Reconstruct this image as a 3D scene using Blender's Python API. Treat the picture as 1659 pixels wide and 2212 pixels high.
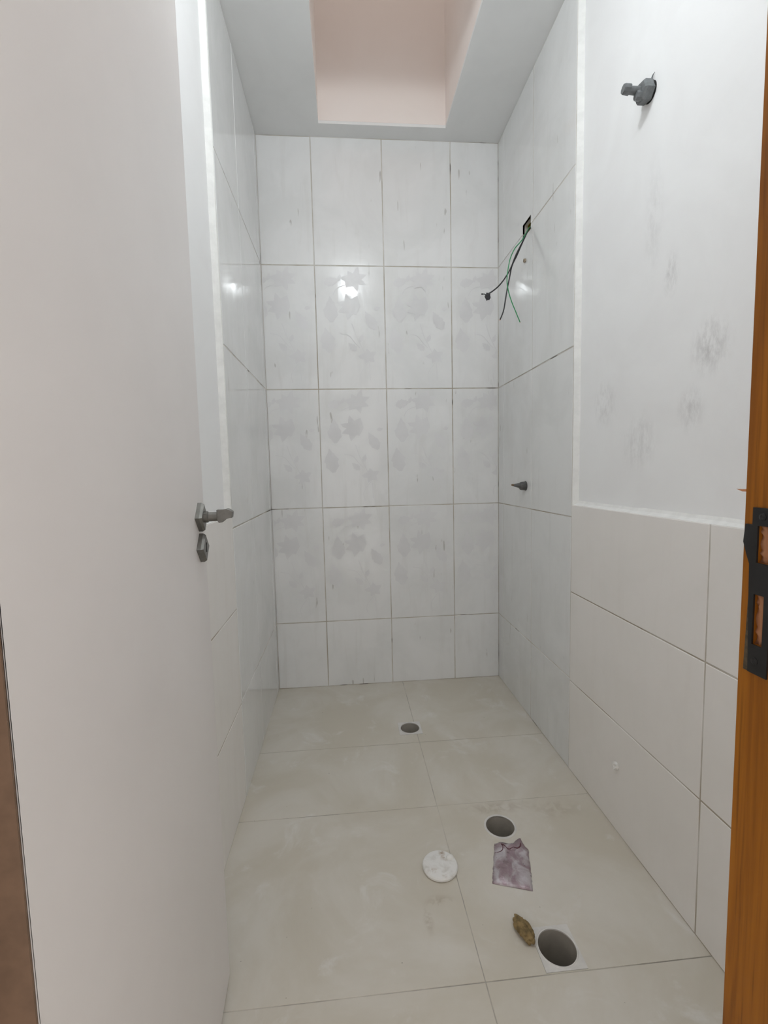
import bpy, bmesh, math, random
from mathutils import Vector, Matrix
from mathutils.geometry import tessellate_polygon

for o in list(bpy.data.objects):
    bpy.data.objects.remove(o, do_unlink=True)
S = bpy.context.scene
COL = S.collection

# ------------------------------------------------------------------ camera
cam = bpy.data.cameras.new('camera')
cam.sensor_fit = 'HORIZONTAL'
cam.sensor_width = 36.0
cam.lens = 36.0 * 994.6 / 1659.0
cam.clip_start = 0.01
co = bpy.data.objects.new('camera', cam)
COL.objects.link(co)
yaw, pitch, roll = 0.0820, 0.0859, -0.0229
fw = Vector((math.sin(yaw) * math.cos(pitch), math.cos(yaw) * math.cos(pitch), -math.sin(pitch)))
rt = Vector((math.cos(yaw), -math.sin(yaw), 0))
up = rt.cross(fw)
r2 = math.cos(roll) * rt + math.sin(roll) * up
u2 = -math.sin(roll) * rt + math.cos(roll) * up
m = Matrix((r2, u2, -fw)).transposed().to_4x4()
m.translation = (0, 0, 1.054)
co.matrix_world = m
S.camera = co

# ------------------------------------------------------------------ world, exposure
W = bpy.data.worlds.new('world')
S.world = W
W.use_nodes = True
W.node_tree.nodes['Background'].inputs[0].default_value = (1.0, 0.95, 0.905, 1)
W.node_tree.nodes['Background'].inputs[1].default_value = 0.95
LAMP = 185.0
LAMP_COL = (0.915, 0.968, 1.0, 1)
S.view_settings.view_transform = 'Standard'
S.view_settings.look = 'None'
S.view_settings.exposure = 0.27
S.view_settings.gamma = 1.0
S.view_settings.use_curve_mapping = False
S.cycles.use_light_tree = False
S.cycles.max_bounces = 7
W.cycles.sampling_method = 'NONE'
S.cycles.diffuse_bounces = 5      # white room: most of its light is bounced light

# ------------------------------------------------------------------ measurements (metres)
XL, XR = -0.354, 0.754          # faces of the wall tiles
YB = 2.2254                     # face of the back tiles
YF = 0.342                      # inner face of the front wall
ZC = 2.567                      # ceiling
TH = 0.56                       # wall tile height
Z0 = 0.330                      # cut bottom row
PL = 0.020                      # tile + bed stand proud of the plaster by this
GAP = 0.0035
YTR, YTL = 1.484, 1.462         # where the fully tiled shower end begins
ZW = 0.931                      # top of the half-height tiling
HX, HY0, HY1 = (-0.071, 0.489), 1.345, 2.145   # shaft opening
JX = 0.318                      # face of the strike jamb


# ------------------------------------------------------------------ node helpers
class NT:
    def __init__(self, name):
        self.m = bpy.data.materials.new(name)
        self.m.use_nodes = True
        self.t = self.m.node_tree
        self.n = self.t.nodes
        self.b = self.n['Principled BSDF']

    def node(self, typ, **kw):
        x = self.n.new(typ)
        for k, v in kw.items():
            setattr(x, k, v)
        return x

    def link(self, a, b):
        self.t.links.new(a, b)

    def setin(self, sock, v):
        if hasattr(v, 'is_output') or isinstance(v, bpy.types.NodeSocket):
            self.link(v, sock)
        else:
            sock.default_value = v

    def pos(self, scale=(1, 1, 1)):
        g = self.node('ShaderNodeNewGeometry')
        mp = self.node('ShaderNodeMapping')
        mp.inputs['Scale'].default_value = scale
        self.link(g.outputs['Position'], mp.inputs['Vector'])
        return mp.outputs['Vector']

    def noise(self, vec, scale, detail=4, rough=0.55, dist=0.0):
        x = self.node('ShaderNodeTexNoise')
        self.link(vec, x.inputs['Vector'])
        x.inputs['Scale'].default_value = scale
        x.inputs['Detail'].default_value = detail
        x.inputs['Roughness'].default_value = rough
        x.inputs['Distortion'].default_value = dist
        return x.outputs['Fac']

    def remap(self, v, a, b, c=0.0, d=1.0):
        x = self.node('ShaderNodeMapRange')
        x.interpolation_type = 'SMOOTHSTEP'
        self.link(v, x.inputs['Value'])
        for i, k in enumerate((a, b, c, d)):
            x.inputs[i + 1].default_value = k
        return x.outputs['Result']

    def math(self, op, a, b=0.0):
        x = self.node('ShaderNodeMath', operation=op)
        self.setin(x.inputs[0], a)
        self.setin(x.inputs[1], b)
        return x.outputs[0]

    def mix(self, fac, a, b):
        x = self.node('ShaderNodeMix', data_type='RGBA')
        self.setin(x.inputs['Factor'], fac)
        self.setin(x.inputs['A'], a)
        self.setin(x.inputs['B'], b)
        return x.outputs['Result']

    def blob(self, centre, radii):
        """1 in the middle of an ellipsoid, 0 outside it."""
        g = self.node('ShaderNodeNewGeometry')
        mp = self.node('ShaderNodeMapping', vector_type='TEXTURE')
        mp.inputs['Location'].default_value = centre
        mp.inputs['Scale'].default_value = radii
        self.link(g.outputs['Position'], mp.inputs['Vector'])
        ln = self.node('ShaderNodeVectorMath', operation='LENGTH')
        self.link(mp.outputs['Vector'], ln.inputs[0])
        return self.remap(ln.outputs['Value'], 0.0, 1.0, 1.0, 0.0)

    def bump(self, h, strength, dist=0.001):
        x = self.node('ShaderNodeBump')
        x.inputs['Strength'].default_value = strength
        x.inputs['Distance'].default_value = dist
        self.link(h, x.inputs['Height'])
        self.link(x.outputs['Normal'], self.b.inputs['Normal'])

    def col(self, v):
        self.setin(self.b.inputs['Base Color'], v)

    def rough(self, v):
        self.setin(self.b.inputs['Roughness'], v)


def C4(r, g, b):
    return (r, g, b, 1)


def mat_tile(name, base, dust, grime, r0=0.06, r1=0.21, ticks=0.42, bump=0.045):
    k = NT(name)
    p = k.pos()
    cloud = k.noise(p, 3.4, 4, 0.62, 0.5)
    c = k.mix(k.remap(cloud, 0.36, 0.68), C4(*base), C4(*dust))
    ps = k.pos((9, 9, 1.3))
    st = k.noise(ps, 2.2, 3, 0.6, 0.5)
    c = k.mix(k.remap(st, 0.50, 0.78, 0.0, 0.35), c, C4(*grime))
    if ticks:
        # short dark scuffs with a shape of their own
        t = k.remap(k.noise(k.pos((55, 55, 11)), 1.0, 1, 0.5), 0.72, 0.76)
        c = k.mix(k.math('MULTIPLY', t, k.remap(cloud, 0.50, 0.60, 0.0, ticks)), c, C4(0.25, 0.22, 0.18))
    k.col(c)
    k.rough(k.remap(st, 0.32, 0.70, r0, r1))
    k.bump(k.noise(k.pos((26, 26, 3.0)), 1.0, 2, 0.5), bump, 0.001)
    return k.m


def mat_grout():
    k = NT('grout')
    p = k.pos()
    f = k.remap(k.noise(p, 4.5, 4, 0.6), 0.36, 0.66)
    c = k.mix(f, C4(0.66, 0.64, 0.60), C4(0.42, 0.37, 0.30))
    g = k.remap(k.noise(p, 7.0, 2, 0.5), 0.64, 0.72)
    c = k.mix(g, c, C4(0.13, 0.11, 0.09))
    k.col(c)
    k.rough(0.85)
    return k.m


def mat_plaster(name, base, alt, spots=()):
    k = NT(name)
    p = k.pos()
    c = k.mix(k.remap(k.noise(p, 3.2, 4, 0.6, 0.5), 0.35, 0.7), C4(*base), C4(*alt))
    pst = k.pos((1, 1, 0.45))
    grit = k.remap(k.noise(pst, 55, 4, 0.75, 0.2), 0.34, 0.72) if spots else None
    for cen, rad, amt in spots:
        f = k.math('MULTIPLY', k.math('MULTIPLY', k.blob(cen, rad), grit), amt)
        c = k.mix(f, c, C4(0.42, 0.41, 0.405))
    k.col(c)
    k.rough(0.72)
    return k.m


def mat_plain(name, col, rough, metal=0.0, spec=0.5, nscale=None, namt=0.1, bump=0.0):
    k = NT(name)
    if nscale:
        p = k.pos()
        f = k.remap(k.noise(p, nscale, 4, 0.6), 0.35, 0.68)
        k.col(k.mix(f, C4(*col), C4(*[max(0, x * (1 - namt)) for x in col])))
        if bump:
            k.bump(k.noise(p, nscale * 2, 4), bump, 0.002)
    else:
        k.col(C4(*col))
    k.rough(rough)
    k.b.inputs['Metallic'].default_value = metal
    k.b.inputs['Specular IOR Level'].default_value = spec
    return k.m


def mat_wood(name, a, b, cdark, rough):
    k = NT(name)
    p = k.pos((22, 22, 1.2))
    n1 = k.noise(p, 3.0, 5, 0.6, 0.8)
    p2 = k.pos((150, 150, 4))
    n2 = k.noise(p2, 1.5, 3, 0.6, 0.2)
    c = k.mix(k.remap(n1, 0.32, 0.68), C4(*a), C4(*b))
    c = k.mix(k.math('MULTIPLY', k.remap(n2, 0.50, 0.75), 0.6), c, C4(*cdark))
    k.col(c)
    k.rough(rough)
    k.b.inputs['Specular IOR Level'].default_value = 0.2
    return k.m


SPOTS = [((0.774, 1.060, 1.503), (0.05, 0.035, 0.07), 0.55),
         ((0.774, 0.935, 1.305), (0.05, 0.075, 0.085), 0.60),
         ((0.774, 0.985, 1.180), (0.05, 0.055, 0.07), 0.45),
         ((0.774, 1.330, 1.240), (0.05, 0.08, 0.09), 0.40),
         ((0.774, 1.165, 1.120), (0.05, 0.10, 0.10), 0.35),
         ((0.774, 1.130, 1.660), (0.05, 0.05, 0.20), 0.20)]
M = {}
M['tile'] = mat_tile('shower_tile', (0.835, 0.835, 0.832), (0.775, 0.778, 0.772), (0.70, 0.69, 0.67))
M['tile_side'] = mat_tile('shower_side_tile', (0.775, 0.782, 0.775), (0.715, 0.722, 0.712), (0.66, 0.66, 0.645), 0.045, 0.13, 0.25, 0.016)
M['tile_low'] = mat_tile('half_height_tile', (0.83, 0.805, 0.775), (0.805, 0.78, 0.745), (0.78, 0.75, 0.715), 0.34, 0.48, 0, 0.02)
M['grout'] = mat_grout()
M['print'] = mat_plain('leaf_print', (0.755, 0.75, 0.754), 0.34, nscale=7, namt=0.05)
M['plaster'] = mat_plaster('smudged_white_plaster', (0.875, 0.88, 0.88), (0.84, 0.84, 0.84), SPOTS)
M['plaster_clean'] = mat_plaster('white_plaster', (0.875, 0.88, 0.88), (0.85, 0.85, 0.85))
M['putty'] = mat_plain('white_putty', (0.84, 0.84, 0.82), 0.7, nscale=30, namt=0.08)
M['ceiling'] = mat_plaster('ceiling_paint', (0.83, 0.835, 0.83), (0.79, 0.795, 0.79))
M['shaft'] = mat_plaster('shaft_paint', (0.88, 0.815, 0.78), (0.865, 0.795, 0.755))
M['door'] = mat_plain('white_door_paint', (0.765, 0.735, 0.72), 0.38, nscale=2.5, namt=0.04)
M['raw'] = mat_plain('door_edge_wood', (0.20, 0.125, 0.08), 0.7, nscale=25, namt=0.25)
M['wood'] = mat_wood('varnished_wood', (0.31, 0.112, 0.009), (0.20, 0.066, 0.006), (0.10, 0.032, 0.004), 0.45)
M['woodcut'] = mat_wood('chiselled_wood', (0.42, 0.25, 0.15), (0.36, 0.15, 0.07), (0.18, 0.07, 0.03), 0.8)
M['black'] = mat_plain('black_metal', (0.012, 0.012, 0.012), 0.35, spec=0.4, nscale=90, namt=0.3)
M['grey_metal'] = mat_plain('grey_metal', (0.20, 0.195, 0.18), 0.34, metal=0.7, nscale=60, namt=0.2)
M['lip_reflection'] = mat_plain('brown_reflection_metal', (0.10, 0.075, 0.045), 0.4, metal=0.3, nscale=200, namt=0.5)  # brown puts the rebate's reflection into the plate lip's colour
M['hole'] = mat_plain('dark_hole', (0.01, 0.01, 0.01), 0.9)
M['pvc'] = mat_plain('grey_plastic', (0.17, 0.18, 0.185), 0.45, nscale=80, namt=0.25, bump=0.2)
M['pvc_dark'] = mat_plain('dark_grey_plastic', (0.12, 0.122, 0.12), 0.45, nscale=80, namt=0.3, bump=0.2)
M['rust'] = mat_plain('rusty_tip', (0.16, 0.10, 0.05), 0.8)
M['yellow'] = mat_plain('yellow_plastic', (0.30, 0.23, 0.025), 0.5, nscale=40, namt=0.4)
M['black_wire'] = mat_plain('black_insulation', (0.018, 0.018, 0.02), 0.4)
M['green_wire'] = mat_plain('green_insulation', (0.02, 0.26, 0.09), 0.4)
M['copper'] = mat_plain('copper', (0.75, 0.32, 0.18), 0.35, metal=0.8)
M['tape'] = mat_plain('black_tape', (0.03, 0.03, 0.035), 0.35)
M['anchor'] = mat_plain('white_nylon', (0.80, 0.79, 0.76), 0.5)
M['anchor_brown'] = mat_plain('dusty_nylon', (0.50, 0.41, 0.30), 0.7, nscale=150, namt=0.5)
M['drain'] = mat_plain('white_pvc', (0.72, 0.70, 0.67), 0.5, nscale=35, namt=0.12)
M['pipe'] = mat_plain('dusty_pipe', (0.42, 0.39, 0.34), 0.75, nscale=25, namt=0.15)
M['foam'] = mat_plain('brown_putty', (0.30, 0.21, 0.09), 0.9, nscale=60, namt=0.55, bump=0.9)
M['socket'] = mat_plain('porcelain', (0.8, 0.8, 0.78), 0.3)


def mat_floor():
    k = NT('floor_tile')
    p = k.pos()
    c = k.mix(k.remap(k.noise(p, 3.0, 6, 0.6, 0.6), 0.36, 0.68), C4(0.60, 0.555, 0.47), C4(0.675, 0.64, 0.575))
    dust = k.remap(k.noise(p, 7.5, 5, 0.65, 0.8), 0.55, 0.75)
    c = k.mix(k.math('MULTIPLY', dust, 0.75), c, C4(0.74, 0.72, 0.68))
    for cen, rad, amt in [((0.200, 1.030, 0), (0.05, 0.028, 0.05), 0.5), ((0.165, 0.990, 0), (0.016, 0.05, 0.05), 0.45),
                          ((0.44, 1.325, 0), (0.16, 0.035, 0.05), 0.4), ((0.62, 1.30, 0), (0.12, 0.06, 0.05), 0.3)]:
        n = k.remap(k.noise(p, 30, 4, 0.6, 0.4), 0.40, 0.62)
        c = k.mix(k.math('MULTIPLY', k.math('MULTIPLY', k.blob(cen, rad), n), amt), c, C4(0.32, 0.25, 0.17))
    fl = k.remap(k.noise(k.pos((1, 1, 1)), 95, 1, 0.4), 0.80, 0.83)
    c = k.mix(k.math('MULTIPLY', fl, 0.6), c, C4(0.2, 0.17, 0.13))
    k.col(c)
    k.rough(0.5)
    return k.m


def mat_cap():
    k = NT('white_cap')
    p = k.pos()
    c = k.mix(k.remap(k.noise(p, 40, 4, 0.6, 0.5), 0.45, 0.75), C4(0.82, 0.81, 0.79), C4(0.66, 0.64, 0.60))
    n = k.remap(k.noise(p, 90, 4, 0.6), 0.40, 0.60)
    for cen, rad, amt in [((0.232, 1.158, 0.014), (0.012, 0.020, 0.03), 0.8), ((0.238, 1.142, 0.014), (0.018, 0.012, 0.03), 0.6),
                          ((0.197, 1.108, 0.014), (0.022, 0.012, 0.03), 0.55), ((0.225, 1.088, 0.014), (0.012, 0.007, 0.03), 0.5)]:
        c = k.mix(k.math('MULTIPLY', k.math('MULTIPLY', k.blob(cen, rad), n), amt), c, C4(0.36, 0.25, 0.15))
    k.col(c)
    k.rough(0.6)
    k.bump(k.noise(p, 60, 4), 0.25, 0.002)
    return k.m


def mat_foil():
    k = NT('purple_foil')
    p = k.pos()
    f = k.remap(k.noise(p, 26, 5, 0.6, 0.8), 0.40, 0.66)
    c = k.mix(f, C4(0.33, 0.245, 0.27), C4(0.56, 0.525, 0.555))
    k.col(c)
    k.rough(k.remap(k.noise(p, 35, 4), 0.3, 0.7, 0.24, 0.5))
    k.b.inputs['Metallic'].default_value = 0.35
    k.bump(k.noise(p, 60, 4, 0.6, 1.0), 0.5, 0.003)
    return k.m


M['floor'] = mat_floor()
M['floor_joint'] = mat_plain('floor_joint', (0.60, 0.56, 0.49), 0.9, nscale=5, namt=0.55)
M['cap'] = mat_cap()
M['foil'] = mat_foil()
M['foil_dark'] = mat_plain('dark_red_tear', (0.11, 0.035, 0.045), 0.45)
kk = NT('lit_bulb')
kk.b.inputs['Emission Color'].default_value = LAMP_COL
kk.b.inputs['Emission Strength'].default_value = LAMP
kk.col(C4(0.8, 0.8, 0.8))
M['bulb'] = kk.m


# ------------------------------------------------------------------ object helpers
def tag(o, label=None, cat=None, group=None, kind=None):
    for a, b in (('label', label), ('category', cat), ('group', group), ('kind', kind)):
        if b:
            o[a] = b
    return o


def empty(name, loc=(0, 0, 0)):
    o = bpy.data.objects.new(name, None)
    o.empty_display_size = 0.05
    o.location = loc
    COL.objects.link(o)
    return o


def link(name, me, mat, parent=None, loc=(0, 0, 0)):
    """loc is in world space; parents are never rotated or scaled"""
    o = bpy.data.objects.new(name, me)
    if mat and not me.materials:
        me.materials.append(M[mat])
    COL.objects.link(o)
    l = Vector(loc)
    if parent:
        o.parent = parent
        q = parent
        while q:
            l -= q.location
            q = q.parent
    o.location = l
    return o


def finish(bm, name, smooth=False):
    bmesh.ops.recalc_face_normals(bm, faces=bm.faces)
    me = bpy.data.meshes.new(name)
    bm.to_mesh(me)
    bm.free()
    if smooth:
        for p in me.polygons:
            p.use_smooth = True
    return me


AX = {'x': lambda u, v, d: (d, u, v), 'y': lambda u, v, d: (u, d, v), 'z': lambda u, v, d: (u, v, d)}


def add_slab(bm, ax, outer, d0, d1, holes=()):
    """extrude a polygon (with holes) given in the plane normal to axis ax, from d0 to d1"""
    f = AX[ax]
    loops = [outer] + list(holes)
    tris = tessellate_polygon([[Vector((a, b, 0)) for a, b in l] for l in loops])
    flat = [p for l in loops for p in l]
    va = [bm.verts.new(f(a, b, d0)) for a, b in flat]
    vb = [bm.verts.new(f(a, b, d1)) for a, b in flat]
    for t in tris:
        bm.faces.new([va[i] for i in t])
        bm.faces.new([vb[i] for i in reversed(t)])
    k = 0
    for l in loops:
        n = len(l)
        for i in range(n):
            j = (i + 1) % n
            bm.faces.new([va[k + i], va[k + j], vb[k + j], vb[k + i]])
        k += n


def rect(u0, u1, v0, v1):
    return [(u0, v0), (u1, v0), (u1, v1), (u0, v1)]


def circ(u, v, r, n=40):
    return [(u + r * math.cos(2 * math.pi * i / n), v + r * math.sin(2 * math.pi * i / n)) for i in range(n)]


def slab(name, ax, outer, d0, d1, mat, parent=None, holes=()):
    bm = bmesh.new()
    add_slab(bm, ax, outer, d0, d1, holes)
    return link(name, finish(bm, name), mat, parent)


def box(name, x0, x1, y0, y1, z0, z1, mat, parent=None, bev=0.0):
    bm = bmesh.new()
    add_slab(bm, 'z', rect(x0, x1, y0, y1), z0, z1)
    if bev:
        bmesh.ops.bevel(bm, geom=list(bm.edges), offset=bev, segments=2, affect='EDGES')
    return link(name, finish(bm, name), mat, parent)


TCACHE = {}


def tile(ax, sgn, u0, u1, v0, v1, face, mat, parent, th=0.0085, ch=0.0014, g=GAP, holes=None, name='tile'):
    """one bevelled tile whose visible face lies at coordinate `face`, looking along sgn*axis"""
    u0 += g / 2; u1 -= g / 2; v0 += g / 2; v1 -= g / 2
    cu, cv = (u0 + u1) / 2, (v0 + v1) / 2
    off = random.uniform(-0.0004, 0.0004)
    loc = AX[ax](cu, cv, face + sgn * off)
    if holes:
        bm = bmesh.new()
        hl = [[(a - cu, b - cv) for a, b in h] for h in holes]
        add_slab(bm, ax, rect(u0 - cu, u1 - cu, v0 - cv, v1 - cv), -sgn * th, 0.0, hl)
        return link(name, finish(bm, name), mat, parent, loc)
    key = (ax, sgn, round(u1 - u0, 4), round(v1 - v0, 4), mat, th)
    if key not in TCACHE:
        a, b = (u1 - u0) / 2, (v1 - v0) / 2
        bm = bmesh.new()
        f = AX[ax]
        R = [[bm.verts.new(f(x * (a - i), y * (b - i), d)) for x, y in ((-1, -1), (1, -1), (1, 1), (-1, 1))]
             for i, d in ((0, -sgn * th), (0, -sgn * ch), (ch, 0.0))]
        bm.faces.new(R[0]); bm.faces.new(R[2])
        for p, q in ((0, 1), (1, 2)):
            for i in range(4):
                j = (i + 1) % 4
                bm.faces.new((R[p][i], R[p][j], R[q][j], R[q][i]))
        me = finish(bm, name)
        me.materials.append(M[mat])
        TCACHE[key] = me
    return link(name, TCACHE[key], mat, parent, loc)


def rot_to(d):
    return Vector((0, 0, 1)).rotation_difference(Vector(d).normalized()).to_matrix()


def lathe(bm, prof, origin, axis=(0, 0, 1), n=28, cap0=True, cap1=True, twist=0.0):
    """prof: (radius, height) pairs; n sides"""
    R = rot_to(axis)
    o = Vector(origin)
    rings = []
    for r, h in prof:
        rings.append([bm.verts.new(o + R @ Vector((r * math.cos(twist + 2 * math.pi * i / n), r * math.sin(twist + 2 * math.pi * i / n), h)))
                      for i in range(n)])
    for a, b in zip(rings, rings[1:]):
        for i in range(n):
            j = (i + 1) % n
            bm.faces.new((a[i], a[j], b[j], b[i]))
    if cap0:
        bm.faces.new(rings[0])
    if cap1:
        bm.faces.new(rings[-1])


def lathe_obj(name, prof, origin, mat, parent=None, axis=(0, 0, 1), n=28, cap0=True, cap1=True, smooth=True, twist=0.0):
    bm = bmesh.new()
    lathe(bm, prof, (0, 0, 0), axis, n, cap0, cap1, twist)
    me = finish(bm, name, smooth)
    if smooth:
        me.set_sharp_from_angle(angle=math.radians(35))
    return link(name, me, mat, parent, origin)


def catmull(P, k=8):
    P = [Vector(p) for p in P]
    Q = [P[0] * 2 - P[1]] + P + [P[-1] * 2 - P[-2]]
    out = []
    for i in range(1, len(Q) - 2):
        a, b, c, d = Q[i - 1:i + 3]
        for s in range(k):
            t = s / k
            out.append(0.5 * ((2 * b) + (c - a) * t + (2 * a - 5 * b + 4 * c - d) * t * t + (3 * b - a - 3 * c + d) * t ** 3))
    out.append(P[-1])
    return out


def tube(bm, P, rad, n=10):
    rings = []
    nrm = None
    for i, p in enumerate(P):
        t = (P[min(i + 1, len(P) - 1)] - P[max(i - 1, 0)]).normalized()
        if nrm is None:
            nrm = t.orthogonal().normalized()
        nrm = (nrm - t * nrm.dot(t)).normalized()
        bi = t.cross(nrm)
        r = rad(i / (len(P) - 1)) if callable(rad) else rad
        rings.append([bm.verts.new(p + nrm * (r * math.cos(2 * math.pi * j / n)) + bi * (r * math.sin(2 * math.pi * j / n))) for j in range(n)])
    for a, b in zip(rings, rings[1:]):
        for j in range(n):
            q = (j + 1) % n
            bm.faces.new((a[j], a[q], b[q], b[j]))
    bm.faces.new(rings[0]); bm.faces.new(rings[-1])


random.seed(11)
ROWS = [0.0, Z0, Z0 + TH, Z0 + 2 * TH, Z0 + 3 * TH, ZC]
BED = 0.0012                 # joints lie this far behind the tile faces

# ------------------------------------------------------------------ floor
DR1 = (0.235, 1.803, 0.041)      # drain in the shower end
DR2 = (0.427, 1.250, 0.044)      # bare pipe mouth
DR3 = (0.435, 0.897, 0.0435)     # nearer drain
fholes = [circ(*DR1), circ(*DR2), circ(*DR3)]
floor = slab('floor', 'z', rect(XL - 0.12, XR + 0.12, -0.7, YB + 0.1), -0.06, -0.0008, 'floor_joint', None, fholes)
tag(floor, 'dusty beige floor of large square tiles with three open drain holes', 'floor', None, 'structure')
FX = [XL - 0.005, 0.258, XR + 0.005]
FY = [0.338, 0.846, 1.353, 1.700, YB + 0.004]
for i in range(2):
    for j in range(4):
        u0, u1, v0, v1 = FX[i], FX[i + 1], FY[j], FY[j + 1]
        hl = []
        for cx, cy, r in (DR2, DR3):
            if u0 < cx < u1 and v0 < cy < v1:
                hl.append(circ(cx, cy, r) if r == DR2[2] else rect(cx - 0.046, cx + 0.046, cy - 0.0485, cy + 0.0485))
        if (i, j) in ((0, 3), (1, 3)):
            # drain square straddles the joint: notch both tiles
            a, b, c, d = DR1[0] - 0.047, DR1[0] + 0.047, DR1[1] - 0.046, DR1[1] + 0.046
            g = 0.0012
            bm = bmesh.new()
            if i == 0:
                poly = [(u0, v0 + g), (u1 - g, v0 + g), (u1 - g, c), (a, c), (a, d), (u1 - g, d), (u1 - g, v1), (u0, v1)]
            else:
                poly = [(u0 + g, v0 + g), (u1, v0 + g), (u1, v1), (u0 + g, v1), (u0 + g, d), (b, d), (b, c), (u0 + g, c)]
            add_slab(bm, 'z', poly, -0.0085, 0.0)
            link('tile', finish(bm, 'tile'), 'floor', floor)
        else:
            tile('z', 1, u0, u1, v0, v1, 0.0, 'floor', floor, g=0.0020, ch=0.0006, holes=hl or None)
for j, (v0, v1) in enumerate(((-0.68, -0.17), (-0.17, 0.338))):
    for i in range(2):
        tile('z', 1, FX[i], FX[i + 1], v0, v1, 0.0, 'floor', floor, g=0.0020, ch=0.0006)

# ------------------------------------------------------------------ back wall
wall_back = box('wall_back', XL - 0.12, XR + 0.12, YB + BED, YB + 0.12, -0.06, ZC + 0.1, 'grout')
tag(wall_back, 'back wall covered to the ceiling in glossy white upright tiles', 'wall', None, 'structure')
BX = [XL, -0.1130, 0.2083, 0.5273, XR]


def leaf_outline(cx, cy, L, ang, wid=0.42, lobes=0, n=26, seed=0):
    rr = random.Random(seed)
    loc = []
    if lobes:
        # pointed lobes round a centre, like an ivy leaf
        d = 2 * math.pi / lobes
        for q in range(lobes):
            a = q * d + rr.uniform(-0.1, 0.1)
            ln = rr.uniform(0.75, 1.05)
            for da, r in ((-0.5, 0.55), (-0.22, 0.74), (0.0, 1.0), (0.20, 0.78)):
                loc.append((L * 0.55 * r * ln * math.cos(a + da * d), L * 0.50 * r * ln * math.sin(a + da * d)))
    else:
        # a single blade with a toothed edge and a drawn-out tip
        half = n // 2
        for sd in (1, -1):
            for i in range(half):
                t = (i + 0.5) / half
                t = t if sd > 0 else 1 - t
                w = math.sin(math.pi * t ** 0.75) ** 1.2 * (1.18 if i % 3 == 0 else 0.92) * rr.uniform(0.92, 1.05)
                loc.append((L * (t - 0.5), sd * L * 0.5 * wid * w))
    return [(cx + x * math.cos(ang) - y * math.sin(ang), cy + x * math.sin(ang) + y * math.cos(ang)) for x, y in loc]


def print_mesh(u0, u1):
    """leaves and stems of the tile's decoration; clipped to u0..u1 of the 0.32 m wide tile, metres from its lower left"""
    bm = bmesh.new()
    shapes = [leaf_outline(0.075, 0.490, 0.075, 0.25, 0.55, seed=1), leaf_outline(0.112, 0.508, 0.035, 1.3, 0.45, seed=2),
              leaf_outline(0.180, 0.500, 0.125, 0.4, lobes=7, seed=3), leaf_outline(0.068, 0.365, 0.125, 1.62, 0.48, seed=4),
              leaf_outline(0.155, 0.375, 0.120, 0.9, lobes=7, seed=5), leaf_outline(0.252, 0.315, 0.100, 2.1, 0.46, seed=6),
              leaf_outline(0.285, 0.370, 0.032, 0.2, 0.55, seed=7), leaf_outline(0.050, 0.225, 0.125, 1.75, 0.50, seed=8),
              leaf_outline(0.165, 0.195, 0.055, 2.4, 0.5, seed=9), leaf_outline(0.238, 0.150, 0.090, 0.5, lobes=5, seed=10),
              leaf_outline(0.207, 0.235, 0.040, 1.2, 0.5, seed=12)]
    stems = [[(0.165, 0.300), (0.185, 0.240), (0.215, 0.180), (0.240, 0.120), (0.245, 0.04)], [(0.11, 0.255), (0.15, 0.245), (0.18, 0.21), (0.20, 0.19)],
             [(0.235, 0.12), (0.20, 0.07), (0.205, 0.03)], [(0.08, 0.43), (0.10, 0.46), (0.14, 0.475)]]
    for s in shapes:
        if min(p[0] for p in s) < u0 + 0.006 or max(p[0] for p in s) > u1 - 0.006:
            s = [(min(max(p[0], u0 + 0.006), u1 - 0.006), p[1]) for p in s]
            if max(p[0] for p in s) - min(p[0] for p in s) < 0.012:
                continue
        bm.faces.new([bm.verts.new((x - u0, 0, y)) for x, y in s])
    for s in stems:
        P = catmull([(x, 0, y) for x, y in s], 5)
        P = [p for p in P if u0 + 0.006 < p.x < u1 - 0.006]
        for a, b in zip(P, P[1:]):
            t = (b - a).normalized() * 0.0013
            nrm = Vector((-t.z, 0, t.x))
            bm.faces.new([bm.verts.new(q - Vector((u0, 0, 0))) for q in (a + nrm, b + nrm, b - nrm, a - nrm)])
    bmesh.ops.triangulate(bm, faces=bm.faces)
    # a film of glaze with real thickness
    g = bmesh.ops.extrude_face_region(bm, geom=list(bm.faces))
    bmesh.ops.translate(bm, vec=(0, -0.00025, 0), verts=[v for v in g['geom'] if isinstance(v, bmesh.types.BMVert)])
    me = finish(bm, 'leaf_print')
    me.materials.append(M['print'])
    return me


PM = [print_mesh(0.082, 0.320), print_mesh(0.0, 0.320), print_mesh(0.0, 0.320), print_mesh(0.0, 0.224)]
for r in range(5):
    for c in range(4):
        t = tile('y', -1, BX[c] - (0.0015 if c == 0 else 0), BX[c + 1] + (0.0015 if c == 3 else 0), ROWS[r] + (0.001 if r == 0 else 0), ROWS[r + 1], YB, 'tile', wall_back)
        if r in (1, 2, 3):
            link('leaf_print', PM[c], 'print', t, (BX[c] + 0.001, YB - 0.0006, ROWS[r]))

# ------------------------------------------------------------------ side walls
BOXR = (1.838, 1.922, 1.992, 2.046)   # mouth of the wiring box: y0, y1, z0, z1
bh = rect(*BOXR)


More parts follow.
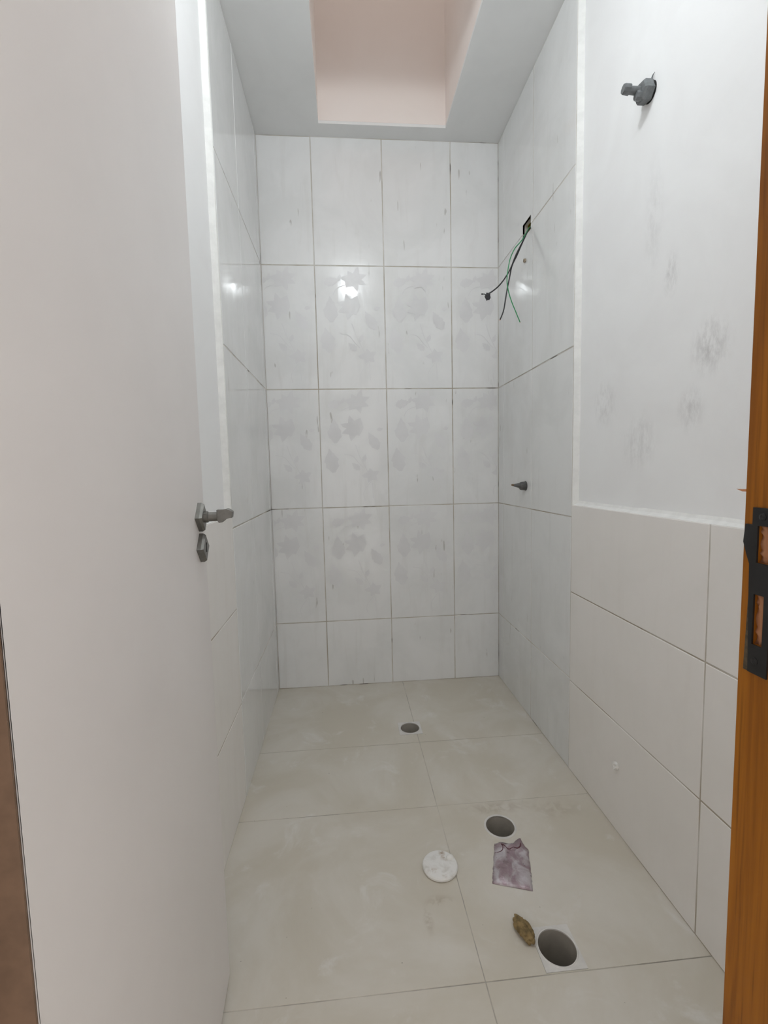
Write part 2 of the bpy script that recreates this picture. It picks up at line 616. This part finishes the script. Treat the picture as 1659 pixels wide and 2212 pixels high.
def side_wall(sgn, name, label, xt, yt, yj, hole):
    """sgn: +1 wall on the side of larger x. xt: tile face, yt: start of the shower tiles"""
    o = lambda d: xt + sgn * d                   # d behind the tile face
    hs = [bh] if hole else []
    w = slab(name, 'x', rect(YF - 0.14, YB + 0.12, -0.06, ZC + 0.1), min(o(PL), o(PL + 0.1)), max(o(PL), o(PL + 0.1)), 'plaster' if hole else 'plaster_clean', None, hs)
    tag(w, label, 'wall', None, 'structure')
    slab('grout_bed', 'x', [(YF, 0), (YB + 0.02, 0), (YB + 0.02, ZC), (yt, ZC), (yt, ZW), (YF, ZW)],
         min(o(BED), o(PL)), max(o(BED), o(PL)), 'grout', w, hs)
    # shower end: upright tiles
    cols = [yt] + yj + [YB]
    for r in range(5):
        for c in range(len(cols) - 1):
            v0, v1 = ROWS[r] + (0.001 if r == 0 else 0), ROWS[r + 1]
            u0, u1 = cols[c], cols[c + 1] - (0.002 if c == len(cols) - 2 else 0)
            if hole and r in (3, 4) and u0 < BOXR[0] and u1 > BOXR[1]:
                g = GAP / 2
                if r == 4:
                    poly = [(u0 + g, v0 + g), (BOXR[0], v0 + g), (BOXR[0], BOXR[3]), (BOXR[1], BOXR[3]), (BOXR[1], v0 + g), (u1 - g, v0 + g), (u1 - g, v1 - g), (u0 + g, v1 - g)]
                else:
                    poly = [(u0 + g, v0 + g), (u1 - g, v0 + g), (u1 - g, v1 - g), (BOXR[1], v1 - g), (BOXR[1], BOXR[2]), (BOXR[0], BOXR[2]), (BOXR[0], v1 - g), (u0 + g, v1 - g)]
                slab('tile', 'x', poly, min(o(0), o(0.0085)), max(o(0), o(0.0085)), 'tile_side', w)
            else:
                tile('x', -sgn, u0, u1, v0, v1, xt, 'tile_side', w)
    # half-height tiling laid lengthwise
    lc = [YF, yt - 0.591, yt]
    lr = [0.001, 0.322, 0.634, ZW]
    for r in range(3):
        for c in range(2):
            tile('x', -sgn, lc[c], lc[c + 1], lr[r], lr[r + 1] + (0.0017 if r == 2 else 0), xt, 'tile_low', w)
    # putty along the raw tile edges: a chamfered fillet down the shower tiles and along the top of the half-height tiles
    bm = bmesh.new()
    sec = [(o(0.001), yt - 0.001), (o(PL + 0.001), yt + 0.002), (o(PL + 0.001), yt - 0.012), (o(0.010), yt - 0.007), (o(0.0025), yt - 0.004)]
    rr = random.Random(5 + sgn)
    rings = []
    nz = 26
    for i in range(nz + 1):
        z = ZW + (ZC - ZW) * i / nz
        j = rr.uniform(-0.0016, 0.0016) if 0 < i < nz else 0
        rings.append([bm.verts.new((x, y + (j if k > 1 else 0), z)) for k, (x, y) in enumerate(sec)])
    for a, b in zip(rings, rings[1:]):
        for i in range(len(sec)):
            q = (i + 1) % len(sec)
            bm.faces.new((a[i], a[q], b[q], b[i]))
    bm.faces.new(rings[0]); bm.faces.new(rings[-1])
    link('putty_edge', finish(bm, 'putty_edge'), 'putty', w)
    bm = bmesh.new()
    sec = [(o(0.001), ZW - 0.001), (o(PL + 0.001), ZW - 0.002), (o(PL + 0.001), ZW + 0.016), (o(0.016), ZW + 0.006), (o(0.009), ZW + 0.002)]
    rings = []
    for i in range(nz + 1):
        y = YF + (yt - YF) * i / nz
        j = rr.uniform(-0.0012, 0.0012)
        rings.append([bm.verts.new((x, y, z + (j if k > 1 else 0))) for k, (x, z) in enumerate(sec)])
    for a, b in zip(rings, rings[1:]):
        for i in range(len(sec)):
            q = (i + 1) % len(sec)
            bm.faces.new((a[i], a[q], b[q], b[i]))
    bm.faces.new(rings[0]); bm.faces.new(rings[-1])
    link('putty_ledge', finish(bm, 'putty_ledge'), 'putty', w)
    return w


wall_right = side_wall(1, 'wall_right', 'wall with smudged white plaster above pale half-height tiles, beside the door frame', XR, YTR, [1.818, 2.152], True)
wall_left = side_wall(-1, 'wall_left', 'narrow strip of white plaster and tiled wall behind the open door', XL, YTL, [1.782, 2.170], False)

# ------------------------------------------------------------------ front wall with the doorway (mostly out of view)
fo = [(XL - PL - 0.1, -0.06), (-0.312, -0.06), (-0.312, 2.15), (JX + 0.04, 2.15), (JX + 0.04, -0.06), (XR + PL + 0.1, -0.06), (XR + PL + 0.1, ZC + 0.1), (XL - PL - 0.1, ZC + 0.1)]
wall_front = slab('wall_front', 'y', fo, YF - 0.135, YF, 'plaster_clean')
tag(wall_front, 'plastered wall around the doorway the view looks through', 'wall', None, 'structure')

# ------------------------------------------------------------------ ceiling and light shaft
bm = bmesh.new()
CR = rect(XL - 0.12, XR + 0.12, YF - 0.14, YB + 0.12)
add_slab(bm, 'z', CR, ZC, ZC + 0.012, [rect(HX[0], HX[1], HY0, HY1)])
add_slab(bm, 'z', CR, ZC + 0.0125, ZC + 0.10, [rect(HX[0] - 0.061, HX[1] + 0.061, HY0 - 0.061, HY1 + 0.061)])
ceiling = link('ceiling', finish(bm, 'ceiling'), 'ceiling')
tag(ceiling, 'grey white ceiling with a rectangular opening into a pinkish shaft', 'ceiling', None, 'structure')
SH = 3.75
T = 0.06
box('shaft_wall', HX[0] - T, HX[1] + T, HY1, HY1 + T, ZC + 0.0124, SH, 'shaft', ceiling)
box('shaft_wall', HX[0] - T, HX[1] + T, HY0 - T, HY0, ZC + 0.0124, SH, 'shaft', ceiling)
box('shaft_wall', HX[1], HX[1] + T, HY0, HY1, ZC + 0.0124, SH, 'shaft', ceiling)
box('shaft_wall', HX[0] - T, HX[0], HY0, HY1, ZC + 0.0124, SH, 'shaft', ceiling)

# ------------------------------------------------------------------ ceiling bulb (seen only as a glare in the tiles)
lamp = empty('ceiling_bulb', (0.08, 0.83, ZC))
tag(lamp, 'bare round white bulb in a ceiling socket, mirrored in the tiles', 'light bulb')
lathe_obj('socket', [(0.045, 0), (0.045, -0.012), (0.024, -0.020), (0.022, -0.072)], (0.08, 0.83, ZC), 'socket', lamp)
bm = bmesh.new()
bmesh.ops.create_uvsphere(bm, u_segments=20, v_segments=12, radius=0.036)
link('bulb', finish(bm, 'bulb', True), 'bulb', lamp, (0.08, 0.83, 2.43 + 0.03))

# ------------------------------------------------------------------ door leaf (opened inwards on its hinges)
H = Vector((-0.233, 0.320, 0.0))
F = Vector((-0.273, 0.910, 0.0))
U = (F - H).normalized()
N = Vector((U.y, -U.x, 0))
DW = (F - H).length
DT = 0.034
door = empty('door_1', H)
tag(door, 'flush white interior door standing open with square grey lever set', 'door', None, 'structure')


def on_door(a, b, z):
    return H + U * a + N * b + Vector((0, 0, z))


def door_box(name, a0, a1, b0, b1, z0, z1, mat, bev=0.0, parent=door):
    bm = bmesh.new()
    add_slab(bm, 'z', rect(a0, a1, b0, b1), z0, z1)
    if bev:
        bmesh.ops.bevel(bm, geom=list(bm.edges), offset=bev, segments=2, affect='EDGES')
    for v in bm.verts:
        v.co = U * v.co.x + N * v.co.y + Vector((0, 0, v.co.z))
    return link(name, finish(bm, name), mat, parent, H)


door_box('leaf', 0.002, DW, -DT, 0.0, 0.010, 2.100, 'door', 0.0012)
door_box('hinge_edge', 0.0, 0.002, -DT, -0.0008, 0.010, 2.100, 'raw')
for z in (0.25, 0.947, 1.85):
    hp = door_box('hinge', -0.0012, 0.0, -DT + 0.004, -0.004, z - 0.04, z + 0.04, 'copper' if False else 'wood', 0.0004)


def rosette(z, name):
    c = on_door(DW - 0.047, 0, z)
    bm = bmesh.new()
    prof = [(0.0265, 0.0), (0.0265, 0.007), (0.0235, 0.0115), (0.004, 0.0115)]
    lathe(bm, prof, (0, 0, 0), (0, 0, 1), 4, True, True, 0.0)
    R = Matrix((U, Vector((0, 0, 1)), N)).transposed()
    for v in bm.verts:
        v.co = R @ v.co
    bmesh.ops.bevel(bm, geom=[e for e in bm.edges if abs(e.calc_face_angle(0)) > 0.5], offset=0.0016, segments=2, affect='EDGES')
    return link(name, finish(bm, name), 'grey_metal', door, c), c


ro, rc = rosette(0.980, 'rosette')
lathe_obj('lever_neck', [(0.0105, 0.010), (0.0105, 0.017), (0.0085, 0.019), (0.0080, 0.046)], rc, 'grey_metal', door, N, 22)
# stubby lever: profile in the plane across the door, running a little along it
hp = [(0.034, 0.9930), (0.045, 0.9925), (0.052, 0.9945), (0.056, 0.9935), (0.0625, 0.9885), (0.061, 0.9775), (0.051, 0.9765), (0.044, 0.9700), (0.037, 0.9690), (0.034, 0.9760)]
bm = bmesh.new()
A = [bm.verts.new(U * -0.009 + N * b + Vector((0, 0, z - 0.980))) for b, z in hp]
B = [bm.verts.new(U * 0.006 + N * b + Vector((0, 0, z - 0.980))) for b, z in hp]
Cc = [bm.verts.new(U * 0.030 + N * (0.047 + (b - 0.047) * 0.7) + Vector((0, 0, (z - 0.980) * 0.75))) for b, z in hp]
bm.faces.new(A); bm.faces.new(Cc)
for P, Q in ((A, B), (B, Cc)):
    for i in range(len(hp)):
        j = (i + 1) % len(hp)
        bm.faces.new((P[i], P[j], Q[j], Q[i]))
bmesh.ops.bevel(bm, geom=list(bm.edges), offset=0.0008, segments=1, affect='EDGES')
link('lever', finish(bm, 'lever'), 'grey_metal', door, rc)
es, ec = rosette(0.9235, 'keyhole_escutcheon')
bm = bmesh.new()
add_slab(bm, 'z', [(-0.0022, -0.008), (0.0022, -0.008), (0.0022, 0.004), (0.0036, 0.006), (0.0030, 0.0095), (-0.0030, 0.0095), (-0.0036, 0.006), (-0.0022, 0.004)], 0.0100, 0.0119)
R = Matrix((U, Vector((0, 0, 1)), N)).transposed()
for v in bm.verts:
    v.co = R @ v.co
link('keyhole', finish(bm, 'keyhole'), 'hole', es, ec)

# ------------------------------------------------------------------ wooden door frame with strike plate
frame = empty('trim_1', (JX, YF - 0.07, 0))
tag(frame, 'orange varnished wooden door frame with a black strike plate', 'door frame', None, 'structure')


def sp(y, z):   # measured on the jamb face
    return (y * 0.9636, 1.054 + (z - 1.054) * 0.9636)


c1 = [sp(0.3405, 1.0045), sp(0.3275, 1.0045), sp(0.3275, 0.9745), sp(0.3405, 0.9745)]
c2 = [sp(0.3414, 0.9485), sp(0.3322, 0.9485), sp(0.3322, 0.9068), sp(0.3414, 0.9068)]
bm = bmesh.new()
add_slab(bm, 'x', rect(YF - 0.14, YF - 0.0005, 0.0, 2.15), JX, JX + 0.008, [c1, c2])
add_slab(bm, 'x', rect(YF - 0.14, YF - 0.0005, 0.0, 2.15), JX + 0.0085, JX + 0.04)
jamb = link('jamb', finish(bm, 'jamb'), 'wood', frame)
# bare chiselled bottoms of the two mortises, rough lumps
for cc in (c1, c2):
    y0, y1 = min(p[0] for p in cc), max(p[0] for p in cc)
    z0, z1 = min(p[1] for p in cc), max(p[1] for p in cc)
    bm = bmesh.new()
    rr = random.Random(3)
    ny, nz = 5, 12
    g = [[bm.verts.new((JX + 0.0016 + rr.uniform(-0.0006, 0.0016), y0 + (y1 - y0) * i / ny, z0 + (z1 - z0) * j / nz)) for j in range(nz + 1)] for i in range(ny + 1)]
    for i in range(ny):
        for j in range(nz):
            bm.faces.new((g[i][j], g[i + 1][j], g[i + 1][j + 1], g[i][j + 1]))
    r = bmesh.ops.extrude_face_region(bm, geom=list(bm.faces))
    for v in r['geom']:
        if isinstance(v, bmesh.types.BMVert):
            v.co.x = JX + 0.0084
    tag(link('mortise', finish(bm, 'mortise', True), 'woodcut', frame), 'rough chiselled wood inside the strike plate')
plate = [sp(0.3455, 1.0190), sp(0.3455, 1.0050), sp(0.3520, 1.0050), sp(0.3535, 0.9900), sp(0.3500, 0.9800), sp(0.3469, 0.9724), sp(0.3465, 0.9554), sp(0.3440, 0.8826), sp(0.3272, 0.8826), sp(0.3250, 1.0190)]
bm = bmesh.new()
add_slab(bm, 'x', plate, JX - 0.0016, JX - 0.0001, [c1, c2])
pl = link('strike_plate', finish(bm, 'strike_plate'), 'black', frame)
bm = bmesh.new()
lip = [sp(0.3465, 0.9620), sp(0.3490, 0.8826), sp(0.3440, 0.8826)]
add_slab(bm, 'x', lip, JX - 0.0009, JX - 0.0001)
tag(link('plate_lip', finish(bm, 'plate_lip'), 'lip_reflection', pl), 'metal edge of the strike plate with a painted brown reflection')
for y, z in (sp(0.3364, 1.0118), sp(0.3380, 0.8935)):
    lathe_obj('screw', [(0.0030, 0.0), (0.0030, 0.0006), (0.0018, 0.0010), (0.0008, 0.0004)], (JX - 0.0014, y, z), 'black', pl, (-1, 0, 0), 16)
# a small lifted splinter on the arris of the jamb
bm = bmesh.new()
a = Vector((JX + 0.001, YF - 0.001, 1.0335))
tip = Vector((JX - 0.0042, YF + 0.0042, 1.0342))
vs = [bm.verts.new(p) for p in (a + Vector((0, 0, 0.0006)), a + Vector((0, 0, -0.0014)), (a + tip) / 2 + Vector((0, 0, -0.0016)), tip, (a + tip) / 2 + Vector((0, 0, 0.0002)))]
bm.faces.new(vs)
r = bmesh.ops.extrude_face_region(bm, geom=list(bm.faces))
bmesh.ops.translate(bm, vec=(0.0006, 0.0006, 0), verts=[v for v in r['geom'] if isinstance(v, bmesh.types.BMVert)])
tag(link('splinter', finish(bm, 'splinter'), 'woodcut', frame), 'small reddish splinter lifting off the frame')
box('jamb', -0.312, -0.276, YF - 0.14, 0.308, 0.0, 2.15, 'wood', frame)
box('frame_head', -0.276, JX, YF - 0.14, 0.308, 2.112, 2.15, 'wood', frame)

# ------------------------------------------------------------------ wall fittings
ps = empty('pipe_stub', (XR + PL, 1.152, 1.967))
tag(ps, 'grey capped plastic pipe stub sticking out of the bare white plaster', 'pipe', 'capped pipe stubs on the walls')
ax = (-1, 0, 0)
o = (XR + PL + 0.001, 1.152, 1.967)
lathe_obj('base_ring', [(0.0225, 0.0), (0.0225, 0.003), (0.0205, 0.005)], o, 'hole', ps, ax, 28)  # black disc, paints the dark gap round the pipe at the wall
lathe_obj('hex_nut', [(0.0235, 0.0045), (0.0250, 0.008), (0.0250, 0.024), (0.0215, 0.029), (0.012, 0.0300)], o, 'pvc', ps, ax, 6, smooth=False, twist=0.35)
lathe_obj('lower_lug', [(0.0105, 0.0), (0.0110, 0.012), (0.0095, 0.018), (0.004, 0.0185)], (XR + PL - 0.022, 1.150, 1.956), 'pvc', ps, ax, 8, smooth=False)
lathe_obj('stem', [(0.0100, 0.025), (0.0092, 0.040), (0.0086, 0.055)], o, 'pvc', ps, (-1, 0.02, 0.06), 20)
lathe_obj('end_cap', [(0.0100, 0.054), (0.0118, 0.055), (0.0112, 0.068), (0.0100, 0.0715), (0.004, 0.0720)], o, 'pvc', ps, (-1, 0.02, 0.085), 10, smooth=False)
bm = bmesh.new()
tube(bm, [Vector((XR + PL - 0.004, 1.145, 1.990)), Vector((XR + PL - 0.0035, 1.139, 1.997)), Vector((XR + PL - 0.002, 1.135, 2.000))], lambda t: 0.0022 * (1 - 0.8 * t), 6)
link('flash', finish(bm, 'flash'), 'pvc', ps)

ps = empty('pipe_stub', (XR, 1.880, 0.984))
tag(ps, 'dark grey tapering pipe plug sticking out of the shower tiles', 'pipe', 'capped pipe stubs on the walls')
o = (XR + 0.001, 1.880, 0.984)
lathe_obj('base_ring', [(0.0205, 0.0), (0.0200, 0.003), (0.0170, 0.0035)], o, 'pvc_dark', ps, ax, 24)
lathe_obj('body', [(0.0175, 0.003), (0.0180, 0.010), (0.0175, 0.020), (0.0150, 0.026), (0.0095, 0.028)], o, 'pvc_dark', ps, ax, 10, smooth=False)
lathe_obj('stem', [(0.0105, 0.024), (0.0090, 0.036), (0.0055, 0.050), (0.0045, 0.053)], o, 'pvc_dark', ps, (-1, 0.0, 0.07), 14)
lathe_obj('tip', [(0.0044, 0.051), (0.0036, 0.060), (0.0026, 0.063)], o, 'rust', ps, (-1, 0.0, 0.085), 10)

jb = empty('junction_box', (XR + 0.01, (BOXR[0] + BOXR[1]) / 2, (BOXR[2] + BOXR[3]) / 2))
tag(jb, 'yellow plastic wiring box sunk into the tiled shower wall', 'electrical box')
e = 0.0015
d0, d1 = XR + 0.021, XR + 0.068
y0, y1, z0, z1 = BOXR[0] + 0.0004, BOXR[1] - 0.0004, BOXR[2] + 0.0004, BOXR[3] - 0.0004
slab('shell', 'x', rect(y0, y1, z0, z1), d0, d1, 'yellow', jb, [rect(y0 + e, y1 - e, z0 + e, z1 - e)])
box('back_plate', d1 - 0.002, d1, y0, y1, z0, z1, 'yellow', jb)
for yy in (y0 + 0.009, y1 - 0.009):
    lathe_obj('screw_post', [(0.005, 0.0), (0.005, 0.030), (0.0018, 0.0302)], (d1 - 0.002, yy, (z0 + z1) / 2), 'yellow', jb, ax, 12)

WST = [(XR + 0.045, 1.872, 2.012), (XR + 0.020, 1.860, 2.006)]


def wire(label, pts, mat, rad, dy, end):
    root = empty('electric_wire', (pts[0][0], 1.845, pts[0][1]))
    tag(root, label, 'wire', 'wires hanging from the wall box')
    P = [Vector((x, y + dy * 0.4, z + dy * 0.2)) for x, y, z in WST]
    n = len(pts)
    for i, (x, z) in enumerate(pts):
        P.append(Vector((x - (0.004 if i == 0 else 0), 1.842 + dy * min(1, i / 3), z)))
    Q = catmull(P, 8)
    bm = bmesh.new()
    tube(bm, Q, rad, 10)
    link('insulation', finish(bm, 'insulation', True), mat, root)
    d = (Q[-1] - Q[-3]).normalized()
    if end:
        bm = bmesh.new()
        tube(bm, [Q[-1] - d * 0.004, Q[-1] + d * end], rad * 0.55, 8)
        link('bare_end', finish(bm, 'bare_end', True), 'copper', root)
    return root, Q[-1], d


w1, e1, d1v = wire('black wire curling outward to a taped knot', [(0.7539, 1.9965), (0.7204, 1.9411), (0.6961, 1.8955), (0.6737, 1.8427), (0.6494, 1.8038), (0.6250, 1.7755), (0.6026, 1.7576), (0.5850, 1.7470)], 'black_wire', 0.0026, 0.0, 0)
bm = bmesh.new()
bmesh.ops.create_icosphere(bm, subdivisions=2, radius=1.0)
rr = random.Random(8)
for v in bm.verts:
    k = rr.uniform(0.75, 1.2)
    v.co = Vector((v.co.x * 0.0115, v.co.y * 0.011, v.co.z * 0.0125)) * k
    if v.co.z < -0.006:
        v.co.z *= 1.35
knot = link('taped_knot', finish(bm, 'taped_knot'), 'tape', w1, (0.5815, 1.842, 1.7375))
bm = bmesh.new()
tube(bm, [Vector((0.577, 1.842, 1.7420)), Vector((0.567, 1.842, 1.7455)), Vector((0.560, 1.842, 1.7450))], 0.0024, 8)
link('bare_end', finish(bm, 'bare_end', True), 'pvc', w1)
bm = bmesh.new()
tube(bm, [Vector((0.561, 1.842, 1.7450)), Vector((0.5565, 1.842, 1.7455))], 0.0030, 8)
link('clipped_end', finish(bm, 'clipped_end', True), 'black_wire', w1)
wire('straight black wire hanging down from the yellow wall box', [(0.7539, 1.9950), (0.7241, 1.9447), (0.7018, 1.8955), (0.6830, 1.8568), (0.6719, 1.8076), (0.6625, 1.7635), (0.6550, 1.7192), (0.6480, 1.6837), (0.6343, 1.6500)], 'black_wire', 0.0026, 0.008, 0.003)
wire('thin green wire hanging from the yellow wall box', [(0.7539, 1.9985), (0.7203, 1.9516), (0.6905, 1.9180), (0.6700, 1.8776), (0.6606, 1.8338), (0.6569, 1.7986), (0.6606, 1.7635), (0.6738, 1.7194), (0.6928, 1.6751), (0.7099, 1.6359)], 'green_wire', 0.0019, -0.008, 0.002)


def anchor(label, loc, mat, r):
    a = empty('wall_anchor', loc)
    tag(a, label, 'wall plug', 'wall plugs in the tiles')
    bm = bmesh.new()
    lathe(bm, [(r * 0.9, 0.0), (r, 0.002), (r * 0.95, 0.006), (r * 0.6, 0.0075), (r * 0.45, 0.0045)], (0, 0, 0), ax, 9)
    rr = random.Random(int(loc[1] * 100))
    for v in bm.verts:
        v.co += Vector((rr.uniform(-1, 1), rr.uniform(-1, 1), rr.uniform(-1, 1))) * r * 0.16
    link('sleeve', finish(bm, 'sleeve'), mat, a, loc)
    lathe_obj('bore', [(r * 0.36, 0.0), (r * 0.36, 0.0052), (r * 0.1, 0.0053)], loc, 'hole' if mat == 'anchor_brown' else 'anchor', a, ax, 10)


anchor('small dusty brown wall plug below the yellow wiring box', (XR, 1.891, 1.896), 'anchor_brown', 0.0085)
anchor('white wall plug low in the pale half-height tiles', (XR, 1.200, 0.196), 'anchor', 0.0115)


# ------------------------------------------------------------------ drains
def drain(label, name, cx, cy, r, square, group='open floor drains'):
    d = empty(name, (cx, cy, 0))
    tag(d, label, 'drain', group)
    bm = bmesh.new()
    lathe(bm, [(r - 0.0005, -0.001), (r - 0.0005, -0.16), (r - 0.003, -0.16), (r - 0.003, -0.001)], (0, 0, 0), n=40, cap0=False, cap1=False)
    # close the ring at the top, then the bottom of the trap
    me = finish(bm, 'pipe', True)
    me.set_sharp_from_angle(angle=math.radians(40))
    link('pipe', me, 'pipe', d, (cx, cy, 0))
    lathe_obj('trap_bottom', [(r - 0.001, -0.158), (r - 0.001, -0.150), (0.002, -0.147)], (cx, cy, 0), 'pipe', d, n=32)
    if square:
        hx, hy = square
        slab('frame', 'z', [(a + cx, b + cy) for a, b in rect(-hx, hx, -hy, hy)], -0.010, 0.0012, 'drain', d, [circ(cx, cy, r - 0.001)])
        # raised bead round the mouth
        lathe_obj('rim', [(r - 0.0028, -0.004), (r - 0.0028, 0.0020), (r - 0.0005, 0.0024), (r + 0.0010, 0.0012)], (cx, cy, 0), 'drain', d, n=40, cap0=False, cap1=False)
    else:
        lathe_obj('rim', [(r - 0.003, -0.004), (r - 0.003, 0.0006), (r + 0.0005, 0.0012), (r + 0.0032, 0.0002), (r + 0.0034, -0.001)], (cx, cy, 0), 'drain', d, n=40, cap0=False, cap1=False)
    return d


drain('square framed white drain at the far shower end', 'floor_drain', DR1[0], DR1[1], DR1[2], (0.0465, 0.0455))
drain('open round toilet waste pipe mouth behind the purple packet', 'waste_pipe', DR2[0], DR2[1], DR2[2], None)
drain('square framed white drain beside the brown lump', 'floor_drain', DR3[0], DR3[1], DR3[2], (0.0455, 0.048))

# ------------------------------------------------------------------ loose things on the floor
cap = empty('plastic_lid', (0.221, 1.127, 0))
tag(cap, 'round dirty white plastic cap lying flat on the floor', 'cap')
lathe_obj('disc', [(0.0435, 0.0005), (0.0465, 0.003), (0.0470, 0.008), (0.0445, 0.0115), (0.0380, 0.0130), (0.012, 0.0132), (0.002, 0.0130)], (0.221, 1.127, 0), 'cap', cap, n=48)
bm = bmesh.new()
bmesh.ops.create_uvsphere(bm, u_segments=16, v_segments=10, radius=1.0)
for v in bm.verts:
    v.co = Vector((v.co.x * 0.0105, v.co.y * 0.009, v.co.z * 0.009))
link('knob', finish(bm, 'knob', True), 'anchor', cap, (0.2515, 1.143, 0.0115))

# crumpled packet
pk = empty('foil_packet', (0.412, 1.115, 0))
tag(pk, 'crumpled purple foil packet torn open along its top', 'packet')
cor = [Vector((0.391, 1.192)), Vector((0.478, 1.165)), Vector((0.4375, 1.034)), Vector((0.343, 1.066))]   # far-left, far-right, near-right, near-left
nx, ny = 18, 24
rr = random.Random(21)
import mathutils.noise as mn


def packet(s, t):
    p = (cor[0] * (1 - s) + cor[1] * s) * (1 - t) + (cor[3] * (1 - s) + cor[2] * s) * t
    return p


def pz(s, t):
    edge = min(s, 1 - s, 1 - t, 0.5) * 2
    h = 0.0015 + 0.0075 * min(1, edge * 2.2) ** 0.6
    p = Vector((s * 5, t * 6, 1.7))
    h += 0.0030 * mn.noise(p) + 0.0016 * abs(mn.noise(p * 2.3))
    h += 0.0040 * max(0, 1 - abs(t - 0.14 - 0.05 * math.sin(s * 9)) * 14)       # fold under the tear
    return max(h, 0.001)


bm = bmesh.new()
topv, botv = [], []
for j in range(ny + 1):
    t = j / ny
    ra, rb = [], []
    for i in range(nx + 1):
        s = i / nx
        tt = t
        if j == 0:
            tt = 0.035 * math.sin(s * 7.0) + 0.03 * rr.uniform(-1, 1) + (0.05 if s < 0.6 else -0.015) - (0.05 if 0.72 < s < 0.80 else 0) + (0.05 if s > 0.88 else 0)
        if i in (0, nx):
            q = packet(s + rr.uniform(-0.012, 0.012), tt)
        else:
            q = packet(s, tt)
        z = pz(s, t)
        if j == 0 and 0.70 < s < 0.82:
            z += 0.004
        ra.append(bm.verts.new((q.x, q.y, z)))
        rb.append(bm.verts.new((q.x, q.y, 0.0004)))
    topv.append(ra); botv.append(rb)
for j in range(ny):
    for i in range(nx):
        bm.faces.new((topv[j][i], topv[j][i + 1], topv[j + 1][i + 1], topv[j + 1][i]))
        bm.faces.new((botv[j][i], botv[j + 1][i], botv[j + 1][i + 1], botv[j][i + 1]))
for i in range(nx):
    for j in (0, ny):
        bm.faces.new((topv[j][i], topv[j][i + 1], botv[j][i + 1], botv[j][i]))
for j in range(ny):
    for i in (0, nx):
        bm.faces.new((topv[j][i], topv[j + 1][i], botv[j + 1][i], botv[j][i]))
link('wrapper', finish(bm, 'wrapper', True), 'foil', pk)
# the dark torn lip running across the packet
P = []
for s, t in ((0.02, 0.30), (0.15, 0.28), (0.24, 0.24), (0.25, 0.16), (0.20, 0.10), (0.28, 0.13), (0.42, 0.18), (0.55, 0.14), (0.68, 0.15), (0.76, 0.08), (0.78, -0.02)):
    q = packet(s, t)
    P.append(Vector((q.x, q.y, pz(s, t) + 0.0002)))
bm = bmesh.new()
tube(bm, catmull(P, 5), lambda u: 0.0007 + 0.0013 * abs(math.sin(u * 9)) * (1 if u > 0.3 else 0.4), 6)
tag(link('torn_lip', finish(bm, 'torn_lip', True), 'foil_dark', pk), 'dark red torn edge')

# lump of brown putty by the near drain
bm = bmesh.new()
bmesh.ops.create_icosphere(bm, subdivisions=4, radius=1.0)
ang = math.radians(103)
for v in bm.verts:
    c = v.co.copy()
    k = 1 + 0.38 * mn.noise(c * 1.9 + Vector((3, 1, 2))) + 0.16 * mn.noise(c * 5.0)
    a = (abs(c.x) ** 0.8 * (1 if c.x > 0 else -1)) * 0.031 * k
    tap = 1 - 0.12 * c.x
    b = c.y * 0.0165 * k * tap
    h = 0.0105 + c.z * 0.0105 * k
    v.co = Vector((a * math.cos(ang) - b * math.sin(ang), a * math.sin(ang) + b * math.cos(ang), max(h, 0.0003)))
lump = link('putty_lump', finish(bm, 'putty_lump', True), 'foam', None, (0.374, 0.936, 0))
tag(lump, 'small brown crumbly lump lying beside the square drain', 'debris')
